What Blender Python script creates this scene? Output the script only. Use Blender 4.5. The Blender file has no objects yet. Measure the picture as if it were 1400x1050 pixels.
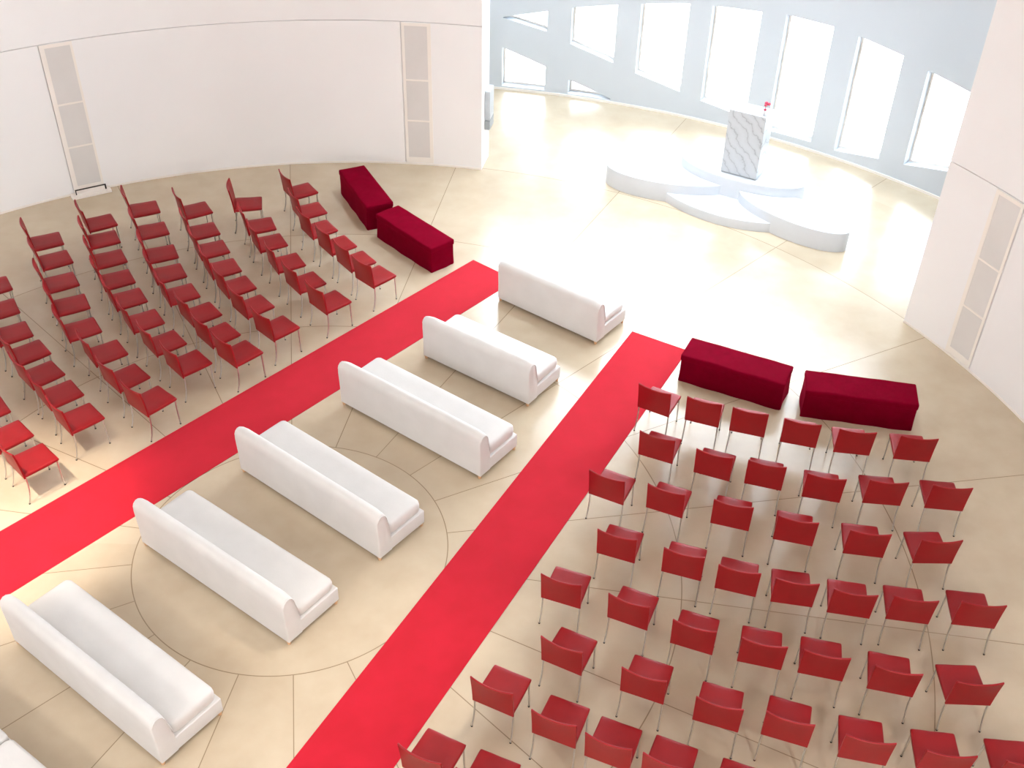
import bpy, bmesh, math, random
from mathutils import Vector, Matrix

random.seed(7)
PI = math.pi
scene = bpy.context.scene
COL = scene.collection
R_IN, R_OUT, R_APSE = 10.13, 10.75, 13.96      # hall wall inner / outer face, apse wall
Z_TOP = 13.0
A_OPEN0, A_OPEN1 = 30.75, 79.25                # opening of the drum towards the apse
rad = math.radians

def pol(r, a, z=0.0):
    return Vector((r * math.cos(rad(a)), r * math.sin(rad(a)), z))

# ------------------------------------------------------------------ materials
def new_mat(name):
    m = bpy.data.materials.new(name); m.use_nodes = True
    nt = m.node_tree
    return m, nt, nt.nodes['Principled BSDF']

def lin(c):
    return tuple((x / 12.92 if x <= 0.04045 else ((x + 0.055) / 1.055) ** 2.4) for x in [v / 255 for v in c]) + (1.0,)

def mottled(name, c0, c1, scale, rough=0.6, detail=4, bump=0.0, bump_scale=200, spec=0.5, coord='Object'):
    m, nt, p = new_mat(name)
    tc = nt.nodes.new('ShaderNodeTexCoord')
    n = nt.nodes.new('ShaderNodeTexNoise'); n.inputs['Scale'].default_value = scale; n.inputs['Detail'].default_value = detail
    nt.links.new(tc.outputs[coord], n.inputs['Vector'])
    r = nt.nodes.new('ShaderNodeValToRGB')
    r.color_ramp.elements[0].position = 0.3; r.color_ramp.elements[1].position = 0.7
    r.color_ramp.elements[0].color = lin(c0); r.color_ramp.elements[1].color = lin(c1)
    nt.links.new(n.outputs['Fac'], r.inputs['Fac']); nt.links.new(r.outputs['Color'], p.inputs['Base Color'])
    p.inputs['Roughness'].default_value = rough
    p.inputs['Specular IOR Level'].default_value = spec
    if bump:
        n2 = nt.nodes.new('ShaderNodeTexNoise'); n2.inputs['Scale'].default_value = bump_scale; n2.inputs['Detail'].default_value = 3
        nt.links.new(tc.outputs[coord], n2.inputs['Vector'])
        b = nt.nodes.new('ShaderNodeBump'); b.inputs['Strength'].default_value = bump; b.inputs['Distance'].default_value = 0.002
        nt.links.new(n2.outputs['Fac'], b.inputs['Height']); nt.links.new(b.outputs['Normal'], p.inputs['Normal'])
    return m

M = {}
M['wall'] = mottled('plaster_white', (236, 235, 235), (240, 239, 239), 0.5, 0.7)
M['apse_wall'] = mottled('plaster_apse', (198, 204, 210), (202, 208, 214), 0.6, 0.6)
M['frame'] = mottled('painted_frame', (236, 230, 222), (240, 234, 227), 1.0, 0.5)
M['frost'] = mottled('frosted_panel', (212, 209, 206), (219, 216, 213), 1.5, 0.3)
M['ceiling'] = mottled('ceiling_white', (232, 228, 222), (236, 232, 226), 0.5, 0.8)
M['gallery'] = mottled('gallery_panelling', (214, 212, 210), (220, 218, 216), 0.8, 0.6)  # unseen wall behind the camera, toned darker to cut light from there
M['carpet'] = mottled('red_felt_carpet', (176, 10, 32), (184, 13, 38), 3.0, 0.95, bump=0.5, bump_scale=350, spec=0.3)
p = M['carpet'].node_tree.nodes['Principled BSDF']; p.inputs['Sheen Weight'].default_value = 0.04; p.inputs['Sheen Roughness'].default_value = 0.6
M['leather'] = mottled('red_leather', (136, 13, 20), (144, 17, 24), 6.0, 0.42, bump=0.15, bump_scale=260, spec=0.28)
M['velvet'] = mottled('crimson_velvet', (104, 0, 24), (112, 0, 28), 9.0, 0.9, bump=0.2, bump_scale=60, spec=0.03)
p = M['velvet'].node_tree.nodes['Principled BSDF']
p.inputs['Sheen Weight'].default_value = 0.25; p.inputs['Sheen Roughness'].default_value = 0.4
p.inputs['Sheen Tint'].default_value = lin((230, 0, 70))
M['cotton'] = mottled('white_slipcover', (202, 199, 196), (208, 205, 202), 3.0, 0.8, bump=0.25, bump_scale=40, spec=0.2)
M['wood'] = mottled('pale_wood', (196, 150, 110), (210, 168, 128), 20.0, 0.5)
M['cap'] = mottled('black_rubber', (26, 24, 22), (34, 32, 30), 10.0, 0.6)
M['platform'] = mottled('white_lacquer', (203, 207, 212), (207, 211, 216), 2.0, 0.35)
M['outside'] = mottled('pale_paving', (220, 220, 218), (232, 232, 230), 0.6, 0.8)
M['greybox'] = mottled('grey_acrylic', (176, 182, 188), (192, 198, 204), 4.0, 0.3)
M['greydark'] = mottled('grey_metal_panel', (150, 156, 160), (160, 166, 170), 4.0, 0.4)
M['black'] = mottled('black_metal', (22, 20, 18), (30, 28, 24), 5.0, 0.5)
M['petal'] = mottled('pink_petal', (190, 50, 80), (214, 80, 105), 40.0, 0.6)
M['stem'] = mottled('green_stem', (110, 120, 90), (150, 140, 110), 30.0, 0.6)
M['vase'] = mottled('white_porcelain', (238, 238, 240), (244, 244, 246), 5.0, 0.2)

m, nt, p = new_mat('brushed_steel'); M['steel'] = m
p.inputs['Metallic'].default_value = 1.0; p.inputs['Roughness'].default_value = 0.32
tc = nt.nodes.new('ShaderNodeTexCoord'); n = nt.nodes.new('ShaderNodeTexNoise'); n.inputs['Scale'].default_value = 60
r = nt.nodes.new('ShaderNodeValToRGB'); r.color_ramp.elements[0].color = lin((192, 190, 186)); r.color_ramp.elements[1].color = lin((212, 210, 206))
nt.links.new(tc.outputs['Object'], n.inputs['Vector']); nt.links.new(n.outputs['Fac'], r.inputs['Fac']); nt.links.new(r.outputs['Color'], p.inputs['Base Color'])

# window glass: clear, thin
m, nt, p = new_mat('clear_glass'); M['glass'] = m
out = nt.nodes['Material Output']; nt.nodes.remove(p)
tr = nt.nodes.new('ShaderNodeBsdfTransparent'); gl = nt.nodes.new('ShaderNodeBsdfGlossy'); gl.inputs['Roughness'].default_value = 0.03
fr = nt.nodes.new('ShaderNodeFresnel'); fr.inputs['IOR'].default_value = 1.45
mx = nt.nodes.new('ShaderNodeMixShader')
nt.links.new(fr.outputs['Fac'], mx.inputs[0]); nt.links.new(tr.outputs[0], mx.inputs[1]); nt.links.new(gl.outputs[0], mx.inputs[2])
nt.links.new(mx.outputs[0], out.inputs['Surface'])

# marble with diagonal grey veins
m, nt, p = new_mat('veined_marble'); M['marble'] = m
tc = nt.nodes.new('ShaderNodeTexCoord'); mp = nt.nodes.new('ShaderNodeMapping')
mp.inputs['Rotation'].default_value = (0.0, rad(-52), 0.2)
w = nt.nodes.new('ShaderNodeTexWave'); w.bands_direction = 'Z'; w.inputs['Scale'].default_value = 2.0; w.inputs['Distortion'].default_value = 8.0
w.inputs['Detail'].default_value = 5; w.inputs['Detail Scale'].default_value = 1.3; w.inputs['Detail Roughness'].default_value = 0.6
r = nt.nodes.new('ShaderNodeValToRGB')
e = r.color_ramp.elements
e[0].position = 0.0; e[0].color = lin((168, 174, 181)); e[1].position = 1.0; e[1].color = lin((202, 208, 214))
k = e.new(0.03); k.color = lin((188, 194, 200)); k = e.new(0.10); k.color = lin((197, 203, 209))
nt.links.new(tc.outputs['Object'], mp.inputs['Vector']); nt.links.new(mp.outputs[0], w.inputs['Vector'])
nt.links.new(w.outputs['Fac'], r.inputs['Fac']); nt.links.new(r.outputs['Color'], p.inputs['Base Color'])
p.inputs['Roughness'].default_value = 0.25

# polished stone floor with rings at 1.86 / 4.65 / 7.42 m and a radial joint every 18 degrees
m, nt, p = new_mat('polished_stone_floor'); M['floor'] = m
L = nt.links.new
def math_node(op, a, b=None, c=None):
    q = nt.nodes.new('ShaderNodeMath'); q.operation = op
    for i, v in enumerate((a, b, c)):
        if v is None: continue
        if isinstance(v, (int, float)): q.inputs[i].default_value = v
        else: L(v, q.inputs[i])
    return q.outputs[0]
geo = nt.nodes.new('ShaderNodeNewGeometry'); sp = nt.nodes.new('ShaderNodeSeparateXYZ'); L(geo.outputs['Position'], sp.inputs[0])
X, Y = sp.outputs['X'], sp.outputs['Y']
rr = math_node('SQRT', math_node('ADD', math_node('MULTIPLY', X, X), math_node('MULTIPLY', Y, Y)))
ang = math_node('ARCTAN2', Y, X)
JW = 0.006
ring = None
for r0 in (1.862, 4.65, 7.42, 10.2):
    t = math_node('LESS_THAN', math_node('ABSOLUTE', math_node('SUBTRACT', rr, r0)), JW)
    ring = t if ring is None else math_node('MAXIMUM', ring, t)
step = rad(18)
ph = math_node('DIVIDE', math_node('SUBTRACT', ang, rad(10.1) - 40 * step), step)
fr = math_node('SUBTRACT', math_node('FRACT', math_node('ADD', ph, 0.5)), 0.5)
dist = math_node('MULTIPLY', math_node('ABSOLUTE', fr), math_node('MULTIPLY', rr, step))
spoke = math_node('MULTIPLY', math_node('LESS_THAN', dist, JW * 0.9), math_node('GREATER_THAN', rr, 1.862))
joint = math_node('MAXIMUM', ring, spoke)
# every slab between joints has its own slight tone
cell = math_node('ADD', math_node('FLOOR', ph), math_node('MULTIPLY', math_node('FLOOR', math_node('DIVIDE', math_node('ADD', rr, 0.92), 2.78)), 37.0))
cell = math_node('MULTIPLY', cell, math_node('GREATER_THAN', rr, 1.862))
wn = nt.nodes.new('ShaderNodeTexWhiteNoise'); wn.noise_dimensions = '1D'; L(cell, wn.inputs['W'])
n1 = nt.nodes.new('ShaderNodeTexNoise'); n1.inputs['Scale'].default_value = 0.7; n1.inputs['Detail'].default_value = 6; n1.inputs['Roughness'].default_value = 0.6
L(geo.outputs['Position'], n1.inputs['Vector'])
n2 = nt.nodes.new('ShaderNodeTexNoise'); n2.inputs['Scale'].default_value = 2.5; n2.inputs['Detail'].default_value = 3; n2.inputs['Roughness'].default_value = 0.5
L(geo.outputs['Position'], n2.inputs['Vector'])
fac = math_node('ADD', math_node('MULTIPLY', n1.outputs['Fac'], 0.6), math_node('ADD', math_node('MULTIPLY', n2.outputs['Fac'], 0.28), math_node('MULTIPLY', wn.outputs['Value'], 0.12)))
r = nt.nodes.new('ShaderNodeValToRGB')
r.color_ramp.elements[0].position = 0.15; r.color_ramp.elements[1].position = 0.85
r.color_ramp.elements[0].color = lin((170, 150, 124)); r.color_ramp.elements[1].color = lin((202, 187, 163))
L(fac, r.inputs['Fac'])
mix = nt.nodes.new('ShaderNodeMix'); mix.data_type = 'RGBA'
L(joint, mix.inputs[0]); L(r.outputs['Color'], mix.inputs[6]); mix.inputs[7].default_value = lin((140, 122, 98))
L(mix.outputs[2], p.inputs['Base Color'])
p.inputs['Roughness'].default_value = 0.24
p.inputs['IOR'].default_value = 1.5; p.inputs['Specular IOR Level'].default_value = 0.85

# ------------------------------------------------------------------ helpers
def obj(name, bm, mat, parent=None, smooth=False, auto=None):
    me = bpy.data.meshes.new(name); bmesh.ops.recalc_face_normals(bm, faces=bm.faces[:]); bm.to_mesh(me); bm.free()
    me.materials.append(M[mat])
    if smooth:
        for f in me.polygons: f.use_smooth = True
        if auto is not None:
            me.set_sharp_from_angle(angle=rad(auto))
    o = bpy.data.objects.new(name, me); COL.objects.link(o)
    if parent: o.parent = parent
    return o

def tag(o, label, cat, group=None):
    o['label'] = label; o['category'] = cat
    if group: o['group'] = group
    return o

def thing(name, label, cat, loc=(0, 0, 0), rz=0.0, group=None):
    o = bpy.data.objects.new(name, None); COL.objects.link(o); o.empty_display_size = 0.2
    o.location = loc; o.rotation_euler = (0, 0, rz)
    return tag(o, label, cat, group)

def struct(o):
    o['kind'] = 'structure'; return o

def add_box(bm, x0, x1, y0, y1, z0, z1, bev=0.0, seg=2):
    r = bmesh.ops.create_cube(bm, size=1.0)
    vs = r['verts']
    for v in vs:
        v.co = Vector(((x0 + x1) / 2 + v.co.x * (x1 - x0), (y0 + y1) / 2 + v.co.y * (y1 - y0), (z0 + z1) / 2 + v.co.z * (z1 - z0)))
    if bev:
        es = list({e for v in vs for e in v.link_edges})
        bmesh.ops.bevel(bm, geom=es, offset=bev, segments=seg, profile=0.5, affect='EDGES')

def add_tube(bm, pts, r0, r1=None, n=10, cap=True):
    r1 = r0 if r1 is None else r1
    pts = [Vector(p) for p in pts]; rings = []
    for i, p in enumerate(pts):
        d = (pts[min(i + 1, len(pts) - 1)] - pts[max(i - 1, 0)]).normalized()
        a = d.orthogonal().normalized() if i == 0 else (prev - prev.dot(d) * d).normalized()
        prev = a; b = d.cross(a); rr_ = r0 + (r1 - r0) * i / max(1, len(pts) - 1)
        rings.append([bm.verts.new(p + rr_ * (math.cos(2 * PI * k / n) * a + math.sin(2 * PI * k / n) * b)) for k in range(n)])
    for i in range(len(rings) - 1):
        for k in range(n):
            bm.faces.new((rings[i][k], rings[i][(k + 1) % n], rings[i + 1][(k + 1) % n], rings[i + 1][k]))
    if cap:
        bm.faces.new(rings[0][::-1]); bm.faces.new(rings[-1])

def add_lathe(bm, prof, cx=0, cy=0, n=32):
    rings = []
    for (r_, z) in prof:
        rings.append([bm.verts.new((cx + r_ * math.cos(2 * PI * k / n), cy + r_ * math.sin(2 * PI * k / n), z)) for k in range(n)])
    for i in range(len(rings) - 1):
        for k in range(n):
            bm.faces.new((rings[i][k], rings[i][(k + 1) % n], rings[i + 1][(k + 1) % n], rings[i + 1][k]))
    bm.faces.new(rings[0][::-1]); bm.faces.new(rings[-1])

def loft(bm, sections, close=True):
    """sections: lists of points (closed outlines) joined in order, with end caps"""
    rings = [[bm.verts.new(p) for p in s] for s in sections]
    n = len(rings[0])
    for i in range(len(rings) - 1):
        for k in range(n):
            bm.faces.new((rings[i][k], rings[i][(k + 1) % n], rings[i + 1][(k + 1) % n], rings[i + 1][k]))
    if close:
        bm.faces.new(rings[0][::-1]); bm.faces.new(rings[-1])

def wall_block(bm, a0, a1, r0, r1, z0a, z0b, z1a, z1b, n=4):
    """curved block between two angles, its sill and head may slope (values at a0 and at a1)"""
    secs = []
    for i in range(n + 1):
        t = i / n; a = a0 + (a1 - a0) * t
        zb = z0a + (z0b - z0a) * t; zt = z1a + (z1b - z1a) * t
        secs.append([pol(r0, a, zb), pol(r1, a, zb), pol(r1, a, zt), pol(r0, a, zt)])
    loft(bm, secs)

# ------------------------------------------------------------------ the shell
bm = bmesh.new(); add_lathe(bm, [(14.4, -0.25), (14.4, 0.0)], n=120); struct(obj('floor', bm, 'floor'))
bm = bmesh.new(); add_box(bm, -60, 60, -60, 60, -0.6, -0.3); struct(obj('ground', bm, 'outside'))

# drum wall: revolve with a horizontal joint at 2.77 m and vertical joints below it
bm = bmesh.new()
angs = []; a = A_OPEN1
notches = [87.55, 122.45, 157.4, 360 + 22.82]
GA = 0.045
a_list = [A_OPEN1 + i * (360 + A_OPEN0 - A_OPEN1) / 160 for i in range(161)]
for nn in notches:
    a_list = [x for x in a_list if abs(x - nn) > 0.35]
    a_list += [nn - GA, nn - GA + 0.002, nn + GA - 0.002, nn + GA]
a_list = sorted(a_list)
def is_notch(x): return any(abs(x - nn) < GA - 0.001 for nn in notches)
secs = []
a_all = a_list
def wall_secs(lo, hi):
  secs = []
  for x in [q for q in a_all if lo <= q <= hi]:
    d = 0.03 if is_notch(x) else 0.0
    secs.append([pol(R_OUT, x, 0), pol(R_OUT, x, Z_TOP), pol(R_IN, x, Z_TOP), pol(R_IN, x, 2.778), pol(R_IN + 0.03, x, 2.777),
                 pol(R_IN + 0.03, x, 2.764), pol(R_IN + d, x, 2.763), pol(R_IN + d, x, 0)])
  return secs
G0, G1 = 192.3, 331.9
for nm, lo, hi, mt in (('wall_left', 0, G0, 'wall'), ('wall_gallery', G0, G1, 'gallery'), ('wall_right', G1, 999, 'wall')):
    bm = bmesh.new(); a_all = sorted(a_list + [G0, G1]); loft(bm, wall_secs(lo, hi))
    struct(obj(nm, bm, mt, smooth=True, auto=20))

# apse wall r=13.96 with slanted window bands
W_T = 0.30
A0, A1 = 6.0, 112.0
cols = [  # (a_low, a_high, [(sill at a_low, sill at a_high, head at a_low, head at a_high), ...])
    (35.1, 39.1, [(0.88, 0.66, 1.75, 2.0)]),
    (41.1, 45.1, [(0.60, 0.38, 2.08, 2.22)]),
    (47.2, 51.0, [(0.31, 0.17, 2.34, 2.46)]),
    (53.05, 57.0, [(0.19, 0.17, 2.51, 2.52)]),
    (59.0, 63.1, [(0.30, 0.44, 2.47, 2.40)]),
    (65.0, 69.1, [(0.53, 0.75, 2.36, 2.20)]),
    (71.1, 75.0, [(0.075, 0.075, 0.10, 0.39), (0.89, 1.17, 2.11, 1.93)]),
    (77.1, 81.0, [(0.08, 0.08, 0.61, 0.94), (1.37, 1.575, 1.80, 1.59)]),
    (83.1, 87.0, [(0.08, 0.08, 1.05, 1.30)]),
    (89.1, 93.0, [(0.08, 0.08, 1.38, 1.50)]),
]
ZC0, ZC1 = 4.0, 8.7
bm = bmesh.new(); prev = A0; wid = 0
def solid(a0, a1, z0a, z0b, z1a, z1b): wall_block(bm, a0, a1, R_APSE, R_APSE + W_T, z0a, z0b, z1a, z1b, max(3, int((a1 - a0) / 1.0)))
windows = []
for (a0, a1, ws) in cols:
    solid(prev, a0, 0, 0, ZC0, ZC0)
    zl = (0.0, 0.0)
    for w_ in ws:
        solid(a0, a1, zl[0], zl[1], w_[0], w_[1]); zl = (w_[2], w_[3]); windows.append((a0, a1) + w_)
    solid(a0, a1, zl[0], zl[1], ZC0, ZC0); prev = a1
solid(prev, A1, 0, 0, ZC0, ZC0)
BAYS = [30.2 + 6.0 * k for k in range(11)]
solid(A0, BAYS[0], ZC0, ZC0, Z_TOP, Z_TOP); solid(BAYS[-1], A1, ZC0, ZC0, Z_TOP, Z_TOP)
solid(BAYS[0], BAYS[-1], ZC1, ZC1, Z_TOP, Z_TOP)
for k, b0 in enumerate(BAYS[:-1]):
    if k: solid(b0 - 0.45, b0 + 0.45, ZC0, ZC0, ZC1, ZC1)
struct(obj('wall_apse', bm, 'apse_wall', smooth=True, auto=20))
for k, b0 in enumerate(BAYS[:-1]):
    windows.append((b0 + 0.45 if k else b0, b0 + 5.55 if k < 9 else b0 + 6, ZC0, ZC0, ZC1, ZC1))
for i, (a0, a1, s0, s1, h0, h1) in enumerate(windows):
    t = 0.035; rw = R_APSE + W_T - 0.10
    bm = bmesh.new()
    wall_block(bm, a0, a1, rw, rw + 0.05, s0, s1, s0 + t, s1 + t, 3)
    wall_block(bm, a0, a1, rw, rw + 0.05, max(h0 - t, s0 + t), max(h1 - t, s1 + t), h0 if h0 - t > s0 + t else s0 + t + .01, h1 if h1 - t > s1 + t else s1 + t + .01, 3)
    wall_block(bm, a0, a0 + 0.15, rw, rw + 0.05, s0, s0, h0, h0, 1)
    wall_block(bm, a1 - 0.15, a1, rw, rw + 0.05, s1, s1, h1, h1, 1)
    w_ = struct(obj('window_%d' % (i + 1), bm, 'frame'))
    bm = bmesh.new()
    wall_block(bm, a0 + 0.15, a1 - 0.15, rw + 0.02, rw + 0.028, s0 + t, s1 + t, max(h0 - t, s0 + t + .012), max(h1 - t, s1 + t + .012), 3)
    obj('window_pane', bm, 'glass', w_)
# ends of the ring behind the drum
for nm, a_ in (('wall_east', A0), ('wall_west', A1)):
    bm = bmesh.new(); wall_block(bm, a_ - 0.6, a_ + 0.6, R_OUT, R_APSE, 0, 0, Z_TOP, Z_TOP, 2); struct(obj(nm, bm, 'apse_wall'))
bm = bmesh.new(); add_lathe(bm, [(14.4, Z_TOP), (14.4, Z_TOP + 0.3)], n=120); struct(obj('ceiling', bm, 'ceiling'))

# baseboards: thin reveal line along the foot of both walls
bm = bmesh.new(); wall_block(bm, A_OPEN1, 360 + A_OPEN0, R_IN - 0.008, R_IN, 0, 0, 0.035, 0.035, 160)
struct(obj('baseboard_hall', bm, 'frame', smooth=True, auto=20))
bm = bmesh.new(); wall_block(bm, 40, 100, R_APSE - 0.012, R_APSE, 0, 0, 0.05, 0.05, 60)
struct(obj('baseboard_apse', bm, 'frame', smooth=True, auto=20))

# tall narrow recessed wall panels with three frosted panes (pane heights as in the wall)
def slot_panel(idx, a0, a1, wide0, wide1):
    r_f = R_IN - 0.012
    bm = bmesh.new()
    zs = [(0.05, 0.155), (0.885, 0.915), (1.68, 1.71), (2.70, 2.755)]
    for z0, z1 in zs: wall_block(bm, a0, a1, r_f, R_IN - 0.001, z0, z0, z1, z1, 5)
    wall_block(bm, wide0, a0, r_f, R_IN - 0.001, 0.05, 0.05, 2.755, 2.755, 1)
    wall_block(bm, a1, wide1, r_f, R_IN - 0.001, 0.05, 0.05, 2.755, 2.755, 1)
    d = struct(obj('door_%d' % idx, bm, 'frame', smooth=True, auto=20))
    for z0, z1 in ((0.155, 0.885), (0.915, 1.68), (1.71, 2.70)):
        bm = bmesh.new(); wall_block(bm, a0, a1, R_IN - 0.007, R_IN - 0.001, z0, z0, z1, z1, 5)
        pn = obj('door_pane', bm, 'frost', d); pn['label'] = 'grey frosted pane'
slot_panel(1, 119.6, 121.95, 119.38, 122.40)
slot_panel(2, 84.88, 87.2, 84.52, 87.50)
slot_panel(3, 23.12, 25.38, 22.87, 25.75)

# shaded gap drawn as black strips, and white threshold block below the first panel
am = 120.85
t = thing('floor_threshold', 'low white threshold block with a black rail below the slotted wall panel', 'threshold', tuple(pol(R_IN - 0.05, am, 0)), rad(am - 90))
bm = bmesh.new(); add_box(bm, -0.36, 0.34, -0.16, 0.03, 0.0, 0.045, 0.006); obj('block', bm, 'frame', t)
bm = bmesh.new()
add_box(bm, -0.272, 0.272, -0.075, -0.055, 0.125, 0.140); add_box(bm, -0.272, -0.255, -0.075, -0.055, 0.045, 0.125); add_box(bm, 0.248, 0.272, -0.075, -0.055, 0.045, 0.125)
obj('rail', bm, 'black', t)['label'] = 'black metal rail'
bm = bmesh.new(); add_box(bm, -0.25, 0.243, -0.055, -0.04, 0.045, 0.12); obj('panel', bm, 'frame', t)

# grey box on the white wall end of the drum
bm = bmesh.new(); 
t = thing('wall_box', 'slim grey box mounted on the bright white wall end beside the opening', 'wall box', tuple(pol(10.54, A_OPEN1, 0.72)), rad(A_OPEN1))
add_box(bm, -0.17, 0.17, -0.10, -0.001, 0.19, 0.76, 0.008); obj('housing', bm, 'greybox', t)
bm = bmesh.new(); add_box(bm, -0.17, 0.17, -0.10, -0.001, 0.0, 0.18, 0.006); obj('lower_panel', bm, 'greydark', t)['label'] = 'darker grey lower panel'

# ------------------------------------------------------------------ altar platform, altar, flowers
pf = thing('altar_platform', 'stepped white platform of overlapping oval discs carrying the marble altar', 'platform', (6.8, 9.0, 0))
O = Vector((6.8, 9.0, 0)); H1 = 0.18
def lobe(name, cx, cy, A_, B_, t_, z1, clip=None):
    bm = bmesh.new(); n = 144; out = []; b = 0.010
    for (dr, z) in ((0, 0), (0, z1 - b), (-b * .3, z1 - b * .3), (-b, z1)):
        ring_ = []
        for k in range(n):
            u_, v_ = (A_ + dr) * math.cos(2 * PI * k / n), (B_ + dr) * math.sin(2 * PI * k / n)
            if clip: u_ = min(max(u_, clip[0]), clip[1]) + k * 1e-5; v_ = min(v_, clip[2]) - k * 1e-5
            ring_.append(Vector((cx + u_ * math.cos(t_) - v_ * math.sin(t_), cy + u_ * math.sin(t_) + v_ * math.cos(t_), z)) - O)
        out.append(ring_)
    loft(bm, out)
    return obj(name, bm, 'platform', pf, smooth=True, auto=35)
lobe('disc', 5.407, 9.409, 1.185, 0.524, -0.238, 2 * H1); lobe('disc', 7.447, 8.062, 1.108, 0.429, -0.753, 2 * H1)
lobe('step', 6.808, 9.645, 1.928, 1.647, -0.737, H1, (-1.0, 1.65, -0.6)); lobe('top_disc', 6.711, 9.229, 1.188, 0.518, -0.512, 3 * H1)

ax, ay = 6.27, 9.084; aang = math.atan2(8.749 - 9.084, 6.859 - 6.27)
al = thing('altar', 'tall grey veined marble altar block standing on the top lobe of the platform', 'altar', (ax, ay, 3 * H1), aang)
bm = bmesh.new(); add_box(bm, 0, 0.678, 0, 0.42, 0.025, 1.205, 0.006, 2); obj('block', bm, 'marble', al)
bm = bmesh.new(); add_box(bm, 0.012, 0.666, 0.012, 0.408, 0.0, 0.03); obj('plinth', bm, 'greydark', al)['label'] = 'recessed darker foot'
fv = thing('flower_vase', 'small vase with red and pink blossoms at the altar top corner', 'flowers', (6.835, 8.86, 3 * H1 + 1.205))
bm = bmesh.new(); add_lathe(bm, [(0.02, 0), (0.026, 0.02), (0.024, 0.05), (0.010, 0.08), (0.013, 0.09)], n=20); obj('vase', bm, 'vase', fv, smooth=True)
for (px, py, pz, rr_, sx, sy) in ((0.05, -0.02, 0.215, 0.030, .3, .3), (0.005, 0.0, 0.225, 0.032, .1, .1), (0.02, 0.03, 0.19, 0.026, .2, .2), (-0.01, -0.03, 0.195, .026, .1, .1), (-0.008, -0.04, 0.12, 0.026, .0, -.1)):
    bm = bmesh.new(); add_tube(bm, [(0, 0, 0.07), (px * .4, py * .4, 0.07 + (pz - .07) * .6), (px, py, pz)], 0.0025, n=6); st = obj('stem', bm, 'stem', fv, smooth=True)
    bm = bmesh.new()
    for k in range(9):
        a_ = k * 2.4; e_ = k / 9 * 1.6 - .4
        c_ = Vector((px, py, pz)) + Vector((math.cos(a_) * math.cos(e_), math.sin(a_) * math.cos(e_), math.sin(e_))) * rr_ * .55
        mm = Matrix.Translation(c_) @ Matrix.Rotation(a_, 4, 'Z') @ Matrix.Rotation(-e_, 4, 'Y') @ Matrix.Diagonal((rr_ * .45, rr_ * .7, rr_ * .6, 1))
        bmesh.ops.create_icosphere(bm, subdivisions=1, radius=1.0, matrix=mm)
    obj('blossom', bm, 'petal', st, smooth=True)

# ------------------------------------------------------------------ carpets
def carpet(pts, label):
    bm = bmesh.new(); T = 0.008
    loft(bm, [[Vector((x, y, 0.0005)) for x, y in pts], [Vector((x, y, T)) for x, y in pts]])
    tag(obj('carpet_runner', bm, 'carpet'), label, 'carpet')
carpet([(-5.2, -1.81), (-4.65, -2.73), (2.593, 6.083), (1.877, 6.671)], 'long red carpet runner between the sofas and the left-hand block of chairs')
carpet([(-1.125, -6.0), (-0.08, -6.0), (5.21, 4.25), (4.408, 4.712)], 'long red carpet runner between the sofas and the right-hand block of chairs')

# ------------------------------------------------------------------ ottomans
def ottoman(x, y, th, label, seed):
    rnd = random.Random(seed)
    t = thing('ottoman', label, 'ottoman', (x, y, 0), th, 'long velvet ottomans in front of the chairs')
    L_, W_, H_ = 1.514, 0.495, 0.462
    bm = bmesh.new(); add_box(bm, -L_ / 2, L_ / 2, -W_ / 2, W_ / 2, H_ - 0.10, H_, 0.022, 4)
    bmesh.ops.subdivide_edges(bm, edges=[e for e in bm.edges if e.calc_length() > 0.3], cuts=10, use_grid_fill=True)
    for v in bm.verts:
        if v.co.z > H_ - 0.005:
            v.co.z += 0.006 * math.sin(v.co.x * 9 + seed) * math.cos(v.co.y * 11)
    obj('top_cushion', bm, 'velvet', t, smooth=True, auto=45)
    # skirt: cloth falling with soft folds
    bm = bmesh.new(); secs = []
    n = 220; per = []
    rc = 0.035
    def outline(off):
        pts = []
        a_, b_ = L_ / 2 + off, W_ / 2 + off
        corners = [(a_ - rc, b_ - rc, 0), (-a_ + rc, b_ - rc, 90), (-a_ + rc, -b_ + rc, 180), (a_ - rc, -b_ + rc, 270)]
        for i, (cx, cy, s) in enumerate(corners):
            for k in range(7):
                q = rad(s + 15 * k); pts.append((cx + rc * math.cos(q), cy + rc * math.sin(q)))
            nx, ny, _ = corners[(i + 1) % 4]
            q = rad(s + 90); p0 = (cx + rc * math.cos(q), cy + rc * math.sin(q)); p1 = (nx + rc * math.cos(q), ny + rc * math.sin(q))
            m_ = 26 if i % 2 == 0 else 9
            for k in range(1, m_): pts.append((p0[0] + (p1[0] - p0[0]) * k / m_, p0[1] + (p1[1] - p0[1]) * k / m_))
        return pts
    base = outline(-0.004)
    for z, amp, off in ((0.003, 1.0, 0.006), (0.06, 0.9, 0.004), (0.14, .7, 0.0), (0.22, .45, -0.002), (0.30, .2, -0.002), (H_ - 0.08, 0.0, -0.003)):
        s_ = []
        for i, (px, py) in enumerate(base):
            f_ = amp * 0.005 * (math.sin(i * 0.75 + seed) + 0.6 * math.sin(i * 0.31 + seed * 2)); l_ = math.hypot(px, py)
            ux = 1 if abs(px) > L_ / 2 - .02 else 0; uy = 1 if abs(py) > W_ / 2 - .02 else 0
            dx = math.copysign(ux, px) * (f_ + off); dy = math.copysign(uy, py) * (f_ + off)
            s_.append(Vector((px + dx, py + dy, z)))
        secs.append(s_)
    loft(bm, secs)
    obj('skirt', bm, 'velvet', t, smooth=True, auto=60)
ottoman(5.769, 3.418, -0.439, 'dark red velvet ottoman touching the far end of the right-hand carpet', 1)
ottoman(7.405, 2.871, -0.175, 'dark red velvet ottoman nearest the right-hand wall', 2)
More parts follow.
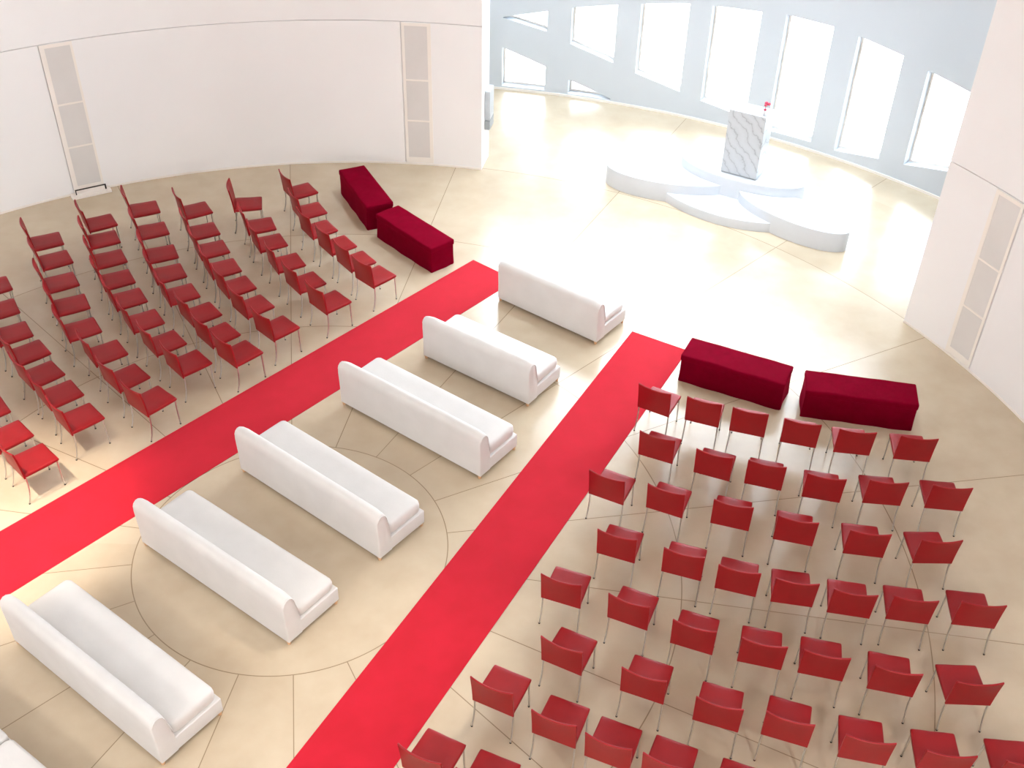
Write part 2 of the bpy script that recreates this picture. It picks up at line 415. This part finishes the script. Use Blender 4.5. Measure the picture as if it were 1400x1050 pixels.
ottoman(0.875, 6.948, -0.823, 'dark red velvet ottoman beside the far end of the left-hand carpet', 3)
ottoman(-0.111, 8.338, -1.111, 'dark red velvet ottoman nearest the left-hand wall, end to end with another', 4)

# ------------------------------------------------------------------ sofas
def sofa(x, y, th, L_, label, cushions=1, sag=0.0, feet=True, ch=0.16):
    t = thing('sofa', label, 'sofa', (x, y, 0), th, 'white armless sofas between the two carpets')
    W_ = 0.788; h = W_ / 2; g = 0.055
    # backrest: rolled top, leaning slightly, ends softly rounded
    prof = [(0.0, g), (-0.004, 0.30), (-0.012, 0.60), (-0.008, 0.665), (0.012, 0.710), (0.048, 0.735), (0.088, 0.735), (0.125, 0.712),
            (0.150, 0.665), (0.168, 0.58), (0.190, 0.46), (0.205, 0.36), (0.21, 0.22), (0.21, g)]
    bm = bmesh.new(); secs = []
    NS = 24; cxp = 0.10; czp = 0.40
    for i in range(NS + 1):
        u = -L_ / 2 + L_ * i / NS
        secs.append((u, 1.0))
    e_ = 0.018
    secs = [(-L_ / 2, 0.0), (-L_ / 2 + .004, .55), (-L_ / 2 + .014, .9)] + [(-L_ / 2 + e_ + .01 + (L_ - 2 * e_ - .02) * i / NS, 1.0) for i in range(NS + 1)] + [(L_ / 2 - .014, .9), (L_ / 2 - .004, .55), (L_ / 2, 0.0)]
    full = []
    for (u, k) in secs:
        s_ = []
        for (py, pz) in prof:
            ins = (1 - k) * e_
            dy, dz = cxp - py, czp - pz; l_ = math.hypot(dy, dz)
            ny, nz = py + dy / l_ * ins, pz + (dz / l_ * ins if pz > .2 else 0)
            # the top droops a little towards both ends
            if pz > 0.55: 
                q = max(0.0, abs(u) - (L_ / 2 - 0.14)) / 0.14; nz -= 0.035 * q * q
            s_.append(Vector((u, ny - h, nz)))
        full.append(s_)
    loft(bm, full)
    obj('backrest', bm, 'cotton', t, smooth=True, auto=40)
    # the piped end panel of the back
    bk_ = t.children[0] if t.children else None
    for sgn in (-1, 1):
        bm = bmesh.new()
        pts = []
        for (py, pz) in prof[3:]:
            q = 0.035 if pz > .55 else 0.0
            pts.append(Vector((sgn * (L_ / 2 + 0.001), py + (0.10 - py) * .10 - h, pz - q + (0.4 - pz) * .02)))
        add_tube(bm, pts[:9], 0.006, n=6); obj('piping', bm, 'cotton', bk_, smooth=True)
    # base
    bm = bmesh.new(); add_box(bm, -L_ / 2 + 0.001, L_ / 2 - 0.001, -h + 0.12, h, g, 0.255, 0.014, 3)
    obj('seat_base', bm, 'cotton', t, smooth=True, auto=45)
    # cushion(s)
    n = cushions; w_ = (L_ - 0.045) / n
    for i in range(n):
        c0 = -L_ / 2 + 0.022 + i * w_
        x0, x1 = c0 + (0.004 if i else 0), c0 + w_ - (0.004 if i < n - 1 else 0)
        y0, y1 = -h + 0.20, h - 0.022
        z0, z1 = 0.257, 0.257 + ch
        nx, ny = 28, 10; rc = 0.07
        def rr_pt(px, py, ins):
            # rounded-corner rectangle mapping
            cx0, cx1, cy0, cy1 = x0 + ins, x1 - ins, y0 + ins, y1 - ins
            return min(max(px, cx0), cx1), min(max(py, cy0), cy1)
        def outline(ins):
            pts = []; R_ = max(0.012, rc - ins * .5)
            cs = [(x1 - ins - R_, y1 - ins - R_, 0), (x0 + ins + R_, y1 - ins - R_, 90), (x0 + ins + R_, y0 + ins + R_, 180), (x1 - ins - R_, y0 + ins + R_, 270)]
            for (cx, cy, s) in cs:
                for k in range(8):
                    q = rad(s + 90 * k / 7); pts.append((cx + R_ * math.cos(q), cy + R_ * math.sin(q)))
            return pts
        bm = bmesh.new(); secs = []
        for ins, z in ((0.03, z0), (0.008, z0 + .012), (0.0, z0 + ch * .4), (0.0, z0 + ch * .62), (0.006, z1 - .028), (0.018, z1 - .012), (0.04, z1 - .003), (0.09, z1 + 0.002), (0.15, z1 + 0.004)):
            secs.append([Vector((a_, b_, z)) for a_, b_ in outline(ins)])
        loft(bm, secs)
        for v in bm.verts:
            if sag and v.co.z > z0 + ch * .3:
                v.co.z -= sag * math.cos(PI * (v.co.y) / W_) * (1 - abs(v.co.x - (x0 + x1) / 2) / (x1 - x0))
        obj('seat_cushion', bm, 'cotton', t, smooth=True, auto=50)
    if feet:
        for sx in (-1, 1):
            for fy in (-h + 0.026, h - 0.035):
                bm = bmesh.new(); add_tube(bm, [(sx * (L_ / 2 - 0.032), fy, 0.0), (sx * (L_ / 2 - 0.034), fy, g + .004)], 0.020, 0.027, n=12)
                obj('foot', bm, 'wood', t, smooth=True, auto=40)['label'] = 'pale wooden foot'
    return t
LS, LM = 2.488, 1.902
sofa(-1.533, -1.923, -0.631, LS, 'white covered sofa nearest the camera among those seen whole', ch=0.165)
sofa(-0.557, -0.411, -0.625, LS, 'white covered sofa over the near half of the floor circle, gap under its loose cushion', ch=0.14, sag=.012)
sofa(0.329, 0.890, -0.654, LS, 'white covered sofa crossing the far side of the floor circle', ch=0.17)
sofa(1.439, 2.341, -0.635, LS, 'white covered sofa just beyond the floor circle, third from the altar', ch=0.17)
sofa(2.269, 3.669, -0.614, LM, 'short white covered sofa second from the altar', ch=0.16)
sofa(3.316, 5.217, -0.649, LM, 'short white covered sofa nearest the altar', ch=0.14, sag=.02)
sofa(-2.395, -3.245, -0.603, LS, 'white sofa corner at the bottom left edge, with two seat cushions', cushions=2, ch=0.165)

# ------------------------------------------------------------------ chairs
def chair_parts(t):
    # seat: slightly trapezoid cushion with a rolled front edge
    bm = bmesh.new(); secs = []
    rows = [(0.004, 0.2215, .402, .447), (0.03, .2215, .398, .451), (0.12, .220, .396, .450), (0.22, .218, .396, .447), (0.32, .2155, .397, .448),
            (0.40, .2135, .399, .450), (0.435, .2125, .402, .449), (0.449, .211, .408, .444), (0.4545, .209, .416, .434)]
    for (y, hw, z0, z1) in rows:
        b = min(0.012, (z1 - z0) * .35); s_ = []
        zc = 0.003
        top = [(-hw, z0 + b), (-hw, z1 - b), (-hw + b * .4, z1 - b * .35), (-hw + b * 1.4, z1), (-hw * .5, z1 + zc * .3), (0, z1 - zc), (hw * .5, z1 + zc * .3), (hw - b * 1.4, z1), (hw - b * .4, z1 - b * .35),
               (hw, z1 - b), (hw, z0 + b), (hw - b, z0), (0, z0), (-hw + b, z0)]
        secs.append([Vector((a_, y, b_)) for a_, b_ in top])
    loft(bm, secs)
    obj('seat', bm, 'leather', t, smooth=True, auto=45)
    # backrest: curved shell, leaning back
    bm = bmesh.new(); NZ, NX = 10, 12; th = 0.022
    grid = []
    z0, z1 = 0.398, 0.822
    def back_pt(u, v, side):
        z = z0 + (z1 - z0) * v
        hw = 0.2268 + 0.003 * v
        lean = -0.004 - 0.030 * v - 0.020 * v ** 2.2
        bow = -0.034 * (1 - u * u) * v ** 1.1
        y = lean + bow
        return Vector((hw * u, y + (0 if side else -0.0) + (th / 2 if side else -th / 2) , z - .006 * (1 - u * u) * v))
    secs = []
    for j in range(NZ + 1):
        v = j / NZ
        front = [back_pt(-1 + 2 * i / NX, v, 1) for i in range(NX + 1)]
        rear = [back_pt(1 - 2 * i / NX, v, 0) for i in range(NX + 1)]
        e0 = (front[-1] + rear[0]) / 2 + Vector((.004, 0, 0)); e1 = (rear[-1] + front[0]) / 2 - Vector((.004, 0, 0))
        secs.append(front + [e0] + rear + [e1])
    # rounded top rim
    top = secs[-1]; c_ = sum(top, Vector()) / len(top)
    nfr = NX + 1
    rim = []
    for i, p_ in enumerate(top):
        if i < nfr: q = (top[i] * .72 + top[2 * nfr - i] * .28)
        elif i == nfr: q = top[i] - Vector((.004, 0, 0))
        elif i < 2 * nfr + 1: q = (top[i] * .72 + top[2 * nfr - i] * .28)
        else: q = top[i] + Vector((.004, 0, 0))
        rim.append(q + Vector((0, 0, .006)))
    secs.append(rim)
    loft(bm, secs)
    obj('backrest', bm, 'leather', t, smooth=True, auto=50)
    for sx in (-1, 1):
        for rear in (1, 0):
            if rear: pts = [(sx * .214, .006, .405), (sx * .2145, .008, .30), (sx * .2165, -.002, .18), (sx * .219, -.022, .08), (sx * .2210, -.046, .010)]
            else: pts = [(sx * .196, .425, .405), (sx * .197, .426, .28), (sx * .199, .429, .15), (sx * .2017, .434, .010)]
            bm = bmesh.new(); add_tube(bm, pts, 0.0105, 0.008, n=8); l_ = obj('leg', bm, 'steel', t, smooth=True, auto=60)
            x_, y_, _ = pts[-1]
            bm = bmesh.new(); add_tube(bm, [(x_, y_, 0.0), (x_, y_, 0.013)], 0.0115, 0.0105, n=10)
            obj('foot_cap', bm, 'cap', l_, smooth=True, auto=40)
    return t
proto = thing('chair', 'red leather chair', 'chair'); chair_parts(proto)
PARTS = [(ch, list(ch.children)) for ch in proto.children]
used = [False]
def place_chair(x, y, rz, label, group):
    if not used[0]:
        r = proto; used[0] = True
    else:
        r = proto.copy(); COL.objects.link(r)
        for ch, subs in PARTS:
            c = ch.copy(); COL.objects.link(c); c.parent = r
            for s_ in subs:
                d = s_.copy(); COL.objects.link(d); d.parent = c
    r.location = (x, y, 0); r.rotation_euler = (0, 0, rz)
    r['label'] = label; r['category'] = 'chair'; r['group'] = group
    return r

RIGHT = [
    [(4.489, 2.297, -0.498), (5.110, 2.080, -0.345), (5.679, 1.894, -0.284), (6.316, 1.701, -0.249), (6.976, 1.554, -0.121), (7.724, 1.456, -0.103)],
    [(4.435, 1.351, -0.400), (5.111, 1.046, -0.361), (5.726, 0.885, -0.272), (6.404, 0.685, -0.211), (7.133, 0.631, -0.081), (7.876, 0.567, -0.094)],
    [(3.768, 0.589, -0.444), (4.457, 0.384, -0.402), (5.215, 0.173, -0.279), (5.924, -0.056, -0.235), (6.706, -0.233, -0.131), (7.483, -0.327, 0.019)],
    [(3.828, -0.377, -0.344), (4.555, -0.627, -0.309), (5.135, -0.849, -0.271), (5.734, -1.001, -0.153), (6.333, -1.137, -0.170), (6.961, -1.201, -0.136), (7.667, -1.246, -0.105)],
    [(3.184, -1.071, -0.340), (3.900, -1.336, -0.399), (4.555, -1.653, -0.339), (5.243, -1.846, -0.229), (5.855, -1.971, -0.219), (6.533, -2.145, -0.214), (7.295, -2.266, -0.013)],
    [(3.177, -1.942, -0.447), (3.983, -2.283, -0.362), (4.688, -2.598, -0.307), (5.345, -2.747, -0.317), (6.057, -2.952, -0.190), (6.775, -3.082, -0.109), (7.493, -3.162, -0.066)],
    [(2.482, -2.463, -0.434), (3.084, -2.815, -0.385), (3.591, -3.054, -0.380), (4.119, -3.249, -0.380), (4.753, -3.486, -0.350)],
    [(1.845, -3.243, -0.450), (2.396, -3.463, -0.395)]]
LEFT = [
    [(-1.400, 8.007, -0.982), (-1.136, 7.326, -1.033), (-0.867, 6.702, -0.956), (-0.485, 6.199, -0.924), (-0.116, 5.720, -0.907), (0.261, 5.268, -0.770)],
    [(-2.258, 7.570, -1.374), (-1.897, 6.803, -1.180), (-1.615, 6.244, -1.069), (-1.225, 5.636, -1.040), (-0.814, 5.061, -0.908), (-0.347, 4.526, -0.811)],
    [(-3.067, 7.233, -1.025), (-2.784, 6.554, -1.077), (-2.500, 5.984, -1.073), (-2.195, 5.422, -1.044), (-1.859, 4.900, -0.960), (-1.480, 4.358, -0.852), (-1.004, 3.802, -0.775)],
    [(-3.954, 7.250, -1.126), (-3.613, 6.532, -1.102), (-3.277, 5.816, -1.124), (-3.006, 5.237, -1.067), (-2.663, 4.655, -1.010), (-2.218, 4.133, -0.895), (-1.829, 3.605, -0.821), (-1.378, 3.132, -0.752)],
    [(-4.533, 6.724, -1.008), (-4.325, 6.202, -1.069), (-4.041, 5.606, -1.042), (-3.745, 5.014, -1.033), (-3.415, 4.488, -1.000), (-3.010, 3.921, -0.967), (-2.551, 3.376, -0.869), (-2.081, 2.905, -0.812)],
    [(-5.209, 6.094, -1.054), (-4.876, 5.524, -1.000), (-4.569, 4.890, -1.018), (-4.212, 4.298, -1.057), (-3.850, 3.668, -0.977), (-3.312, 3.110, -0.906), (-2.840, 2.534, -0.779), (-2.347, 2.042, -0.695)],
    [(-5.529, 4.708, -0.983), (-5.193, 4.104, -0.994), (-4.789, 3.516, -0.955), (-4.378, 3.047, -0.841), (-4.015, 2.554, -0.789), (-3.623, 2.140, -0.832), (-3.195, 1.652, -0.797)],
    [(-4.465, 1.769, -0.872), (-3.978, 1.255, -0.760), (-3.513, 0.819, -0.758)]]
ORD = ['first', 'second', 'third', 'fourth', 'fifth', 'sixth', 'seventh', 'eighth']
for i, row in enumerate(RIGHT):
    for j, (x, y, rz) in enumerate(row):
        place_chair(x, y, rz, 'red leather chair, %s from the carpet, %s row behind the ottomans, right-hand block' % (ORD[j], ORD[i]), 'red chairs in the right-hand block')
for i, row in enumerate(LEFT):
    for j, (x, y, rz) in enumerate(row):
        if (i, j) == (3, 7): x -= 0.035; y += 0.025
        place_chair(x, y, rz, 'red leather chair, %s from the carpet, %s row from the ottomans, left-hand block' % (ORD[len(row) - 1 - j], ORD[i]), 'red chairs in the left-hand block')

# ------------------------------------------------------------------ light
world = bpy.data.worlds.new('sky'); scene.world = world; world.use_nodes = True
bg = world.node_tree.nodes['Background']
bg.inputs['Color'].default_value = (0.84, 0.92, 1.0, 1); bg.inputs['Strength'].default_value = 19.0

def area(name, loc, size, power, color, target=None, size_y=None, shape='DISK', spread=180):
    l = bpy.data.lights.new(name, 'AREA'); l.energy = power; l.color = color; l.shape = shape; l.size = size
    if size_y: l.size_y = size_y
    l.spread = rad(spread)
    o = bpy.data.objects.new(name, l); COL.objects.link(o); o.location = loc
    d = (Vector(target) - Vector(loc)) if target else Vector((0, 0, -1))
    o.rotation_euler = d.to_track_quat('-Z', 'Y').to_euler()
    return o
def spot(name, loc, target, power, color, size, blend, radius):
    l = bpy.data.lights.new(name, 'SPOT'); l.energy = power; l.color = color; l.spot_size = rad(size); l.spot_blend = blend; l.shadow_soft_size = radius
    o = bpy.data.objects.new(name, l); COL.objects.link(o); o.location = loc
    o.rotation_euler = (Vector(target) - Vector(loc)).to_track_quat('-Z', 'Y').to_euler()
    return o
WARM = (1.0, 0.98, 0.97)
WARM2 = (1.0, 0.88, 0.74)
# ring of ceiling lamps in the hall
for k in range(8):
    a_ = 22 + 45 * k
    area('ceiling_lamp', tuple(pol(5.0, a_, Z_TOP - 0.05)), 1.6, 16, WARM, spread=150)
for r_, a_ in ((12.0, 38), (12.0, 50), (12.0, 62), (12.0, 74), (9.0, 55), (9.6, 68)):  # unseen fill lights, added to brighten the apse floor
    area('apse_downlight', tuple(pol(r_, a_, Z_TOP - 0.06)), 1.2, 80, (0.76, 0.89, 1.0), None, spread=60)
for a_ in (226, 250, 278, 312):  # fill lights added behind the camera for the surfaces facing it
    area('gallery_lamp', tuple(pol(9.85, a_, 5.6)), 1.2, 225, WARM, (0.5, 1.5, 1.5))
spot('ceiling_spot', (-4.5, -3.3, 12.8), (-3.7, 0.3, 0), 6000, WARM2, 20, 0.9, 0.05)
spot('ceiling_spot', (-6.4, -1.9, 12.8), (-3.9, 0.0, 0), 6000, WARM2, 20, 0.9, 0.05)
spot('ceiling_spot', (5.9, 0.6, 12.8), (1.0, -2.0, 0), 2400, WARM2, 18, 1.0, 0.2)

# ------------------------------------------------------------------ camera
F = 1506.24
Rw = ((0.9996415590044769, 0.026772252634003922, 0.0), (0.016469870951401882, -0.6149638470671962, 0.7883832888583816), (0.02110679658174348, -0.7881006999674695, -0.6151843543596031))
right = Vector((Rw[0][0], Rw[1][0], Rw[2][0])); down = Vector((Rw[0][1], Rw[1][1], Rw[2][1])); fwd = Vector((Rw[0][2], Rw[1][2], Rw[2][2]))
cam = bpy.data.cameras.new('camera'); co = bpy.data.objects.new('camera', cam); COL.objects.link(co)
mw = Matrix.Identity(4)
for i in range(3):
    mw[i][0] = right[i]; mw[i][1] = -down[i]; mw[i][2] = -fwd[i]
mw[0][3], mw[1][3], mw[2][3] = 2.5815, -9.1722, 9.75
co.matrix_world = mw
cam.sensor_fit = 'HORIZONTAL'; cam.sensor_width = 36.0; cam.lens = F * 36.0 / 1400.0; cam.clip_end = 200; cam.clip_start = 0.05
scene.camera = co
vs_ = scene.view_settings
vs_.view_transform = 'Standard'; vs_.look = 'None'; vs_.gamma = 1.0; vs_.use_curve_mapping = False; vs_.exposure = -0.04
scene.cycles.max_bounces = 10; scene.cycles.diffuse_bounces = 6
